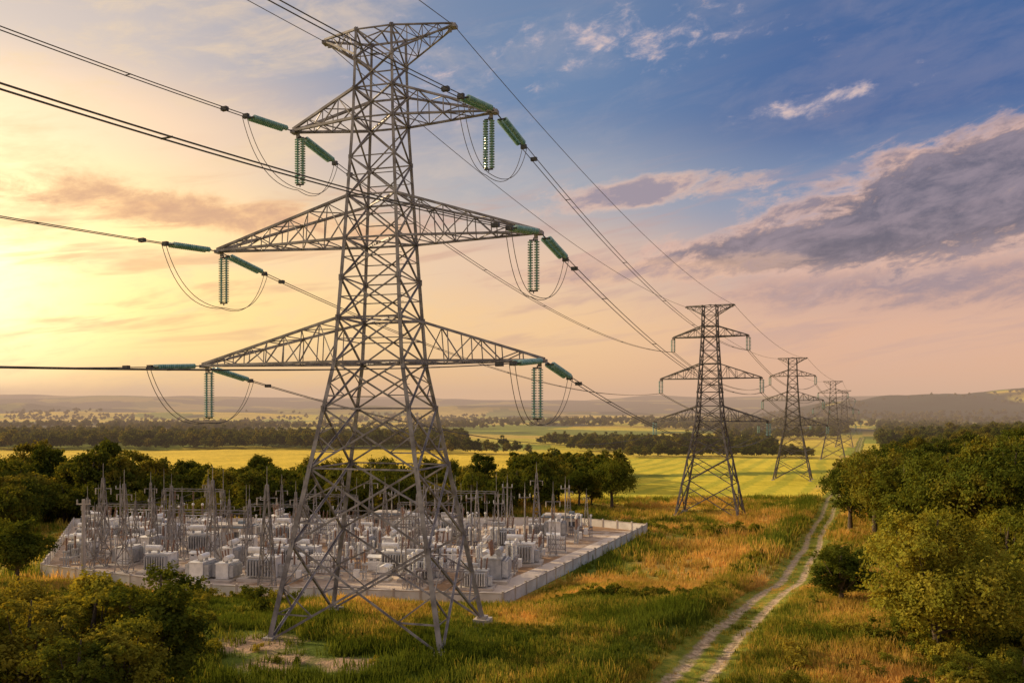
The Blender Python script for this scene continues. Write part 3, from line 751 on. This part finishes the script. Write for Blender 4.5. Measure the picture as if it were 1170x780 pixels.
# ---------------------------------------------------------------- haze volume
m,nt=newmat('air_haze_volume')
ab=N(nt,'ShaderNodeVolumeAbsorption'); ab.inputs['Color'].default_value=(0,0,0,1); ab.inputs['Density'].default_value=1/5600
em=N(nt,'ShaderNodeEmission'); em.inputs['Color'].default_value=(.84,.56,.40,1); em.inputs['Strength'].default_value=.74/5600
ad=N(nt,'ShaderNodeAddShader'); nt.links.new(ab.outputs[0],ad.inputs[0]); nt.links.new(em.outputs[0],ad.inputs[1])
o=N(nt,'ShaderNodeOutputMaterial'); nt.links.new(ad.outputs[0],o.inputs['Volume'])
mb=MB(); mb.box((0,4980,80),(19500,9340,320)); mb.obj('air_haze',[m])

# ---------------------------------------------------------------- world
w=bpy.data.worlds.new('World'); scene.world=w; w.use_nodes=True; nt=w.node_tree; nt.nodes.clear()
dv=N(nt,'ShaderNodeTexCoord').outputs['Generated']; sp=N(nt,'ShaderNodeSeparateXYZ'); nt.links.new(dv,sp.inputs[0])
dx,dy,dz=sp.outputs
az=M(nt,'ARCTAN2',dx,dy); el=M(nt,'ARCSINE',dz)
def ramp(v,stops):
    v=M(nt,'DIVIDE',v,1.3)
    cr=N(nt,'ShaderNodeValToRGB'); nt.links.new(v,cr.inputs[0]); cr.color_ramp.interpolation='EASE'; e=cr.color_ramp.elements
    e[0].position=stops[0][0]/1.3; e[0].color=lin(*stops[0][1]); e[1].position=stops[-1][0]/1.3; e[1].color=lin(*stops[-1][1])
    for p_,c in stops[1:-1]: q=e.new(p_/1.3); q.color=lin(*c)
    return cr.outputs[0]
Lc=ramp(el,[(0,(250,198,116)),(.10,(255,220,134)),(.2,(255,216,152)),(.31,(224,194,170)),(.40,(172,168,176)),(.6,(150,156,172)),(1.1,(212,196,186))])  # top stop in all ramps: unseen zenith, brightened to add ambient light
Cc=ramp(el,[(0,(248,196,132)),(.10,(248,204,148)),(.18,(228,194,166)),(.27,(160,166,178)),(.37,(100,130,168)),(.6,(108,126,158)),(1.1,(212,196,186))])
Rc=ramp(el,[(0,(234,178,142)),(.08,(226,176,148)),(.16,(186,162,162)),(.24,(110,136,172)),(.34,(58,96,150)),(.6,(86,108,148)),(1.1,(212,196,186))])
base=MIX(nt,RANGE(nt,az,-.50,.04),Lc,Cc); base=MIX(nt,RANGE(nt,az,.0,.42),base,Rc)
sd=(math.sin(SUN_AZ)*math.cos(SUN_EL),math.cos(SUN_AZ)*math.cos(SUN_EL),math.sin(SUN_EL))
ga_=math.radians(-37); ge_=math.radians(6.5)
dt=N(nt,'ShaderNodeVectorMath',operation='DOT_PRODUCT'); nt.links.new(dv,dt.inputs[0]); dt.inputs[1].default_value=(math.sin(ga_)*math.cos(ge_),math.cos(ga_)*math.cos(ge_),math.sin(ge_))
dp=M(nt,'MAXIMUM',dt.outputs['Value'],0)
base=MIX(nt,M(nt,'MULTIPLY',M(nt,'POWER',dp,18),.62),base,(1.0,.68,.26,1),'ADD')
base=MIX(nt,M(nt,'MULTIPLY',M(nt,'POWER',dp,110),1.1),base,(1.0,.86,.52,1),'ADD')
def vec(a,b_,c=0.0):
    n=N(nt,'ShaderNodeCombineXYZ'); setin(nt,n,0,a); setin(nt,n,1,b_); setin(nt,n,2,c); return n.outputs[0]
elt=M(nt,'SUBTRACT',el,M(nt,'MULTIPLY',az,.16))
def gauss(caz,cel,saz,sel,tilt=0):
    a=M(nt,'DIVIDE',M(nt,'SUBTRACT',az,caz),saz)
    e_=M(nt,'SUBTRACT',el,M(nt,'MULTIPLY',M(nt,'SUBTRACT',az,caz),tilt)); e_=M(nt,'DIVIDE',M(nt,'SUBTRACT',e_,cel),sel)
    r2=M(nt,'ADD',M(nt,'MULTIPLY',a,a),M(nt,'MULTIPLY',e_,e_)); return M(nt,'EXPONENT',M(nt,'MULTIPLY',r2,-1.0))
c1=NOISE(nt,vec(M(nt,'MULTIPLY',az,3.2),M(nt,'MULTIPLY',elt,11.0)),1.0,6,.6,.6)
c2=NOISE(nt,vec(M(nt,'MULTIPLY',az,11.0),M(nt,'MULTIPLY',elt,30.0),3.0),1.0,6,.66,.5)
c3=NOISE(nt,vec(M(nt,'MULTIPLY',az,5.0),M(nt,'MULTIPLY',elt,40.0),7.0),1.0,4,.6,.4)
c4=NOISE(nt,vec(M(nt,'MULTIPLY',az,26.0),M(nt,'MULTIPLY',elt,52.0),5.0),1.0,6,.65,.3)
glowf=M(nt,'POWER',dp,5)
veil=RANGE(nt,M(nt,'ADD',c1,M(nt,'MULTIPLY',M(nt,'SUBTRACT',c2,.5),.6)),.42,.70)
veilm=M(nt,'MULTIPLY',veil,RANGE(nt,az,-.35,.12,.66,.10))
veilc=MIX(nt,glowf,lin(208,188,184),lin(255,222,166))
base=MIX(nt,veilm,base,veilc)
st=M(nt,'MULTIPLY',RANGE(nt,c3,.5,.68),RANGE(nt,el,.02,.12)); st=M(nt,'MULTIPLY',st,RANGE(nt,el,.22,.32,.55,.03))
base=MIX(nt,st,base,MIX(nt,glowf,lin(176,150,156),lin(230,170,116)))
def bank(cur,g,amp,lo,hi,lit,dark,nz,dark0,dark1,op=.93):
    dn=M(nt,'ADD',M(nt,'MULTIPLY',g,amp),M(nt,'SUBTRACT',nz,.5))
    a_=RANGE(nt,dn,lo,hi); 
    cc=MIX(nt,RANGE(nt,M(nt,'ADD',dn,M(nt,'MULTIPLY',M(nt,'SUBTRACT',c4,.5),.30)),dark0,dark1),lit,dark)
    return MIX(nt,M(nt,'MULTIPLY',a_,op),cur,cc)
nzb=M(nt,'ADD',M(nt,'MULTIPLY',c1,.30),M(nt,'ADD',M(nt,'MULTIPLY',c2,.70),M(nt,'MULTIPLY',c4,.25))); nzb=M(nt,'SUBTRACT',nzb,.125)
g=gauss(.50,.14,.34,.038,-.02); base=bank(base,g,.55,.12,.50,lin(214,168,148),lin(140,126,142),nzb,.25,.6,.88)
g=gauss(.56,.232,.27,.068,.15); g2=gauss(.38,.19,.24,.034,.03); g=M(nt,'MAXIMUM',g,M(nt,'MULTIPLY',g2,.95))
dkt=M(nt,'ADD',M(nt,'MULTIPLY',c2,.6),M(nt,'MULTIPLY',c4,.4))
dkc=MIX(nt,RANGE(nt,dkt,.36,.62),lin(74,80,104),lin(138,126,140))
base=bank(base,g,.68,.16,.36,lin(230,186,166),dkc,nzb,.22,.42)
g=gauss(.16,.262,.14,.020,.10); base=bank(base,g,.48,.16,.38,lin(232,192,168),lin(150,138,152),nzb,.22,.46,.88)
g=gauss(.20,.17,.24,.018,.02); base=bank(base,g,.42,.14,.42,lin(232,186,152),lin(172,146,146),nzb,.22,.48,.75)
g=gauss(-.36,.225,.22,.024,-.04); base=bank(base,g,.42,.12,.36,lin(248,194,138),lin(204,154,124),nzb,.2,.5,.82)
g=gauss(.16,.43,.17,.035,.0); g2=gauss(.36,.345,.10,.012,.1); g3=gauss(-.12,.40,.20,.06,-.1)
g=M(nt,'MAXIMUM',M(nt,'MAXIMUM',g,g2),M(nt,'MULTIPLY',g3,.6))
nzc=M(nt,'ADD',M(nt,'MULTIPLY',c4,.75),M(nt,'MULTIPLY',c1,.25))
base=bank(base,g,.24,.12,.38,lin(190,178,188),lin(232,202,190),nzc,.15,.4,.75)
sky=N(nt,'ShaderNodeTexSky'); sky.sky_type='NISHITA'; sky.sun_disc=False; sky.sun_elevation=SUN_EL; sky.sun_rotation=SUN_AZ
b1=N(nt,'ShaderNodeBackground'); nt.links.new(sky.outputs[0],b1.inputs[0]); b1.inputs[1].default_value=.06
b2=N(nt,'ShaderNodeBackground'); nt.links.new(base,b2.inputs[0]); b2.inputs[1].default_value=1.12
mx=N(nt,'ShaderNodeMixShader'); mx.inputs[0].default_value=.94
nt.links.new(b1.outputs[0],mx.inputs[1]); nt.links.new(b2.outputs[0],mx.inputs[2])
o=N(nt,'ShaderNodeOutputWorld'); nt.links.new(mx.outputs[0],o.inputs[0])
w.cycles.sampling_method='MANUAL'; w.cycles.sample_map_resolution=512

l=bpy.data.lights.new('sun','SUN'); l.energy=5; l.angle=math.radians(.5); l.color=(1,.77,.46)
so=link(bpy.data.objects.new('sun',l)); so.rotation_euler=(-Vector(sd)).to_track_quat('-Z','Y').to_euler()
c=bpy.data.cameras.new('camera'); c.lens=28; c.sensor_width=36; c.shift_y=.0667; c.clip_end=40000; c.clip_start=.5
co=link(bpy.data.objects.new('camera',c)); co.location=(0,0,CAMZ); co.rotation_euler=(math.radians(90),0,0); scene.camera=co
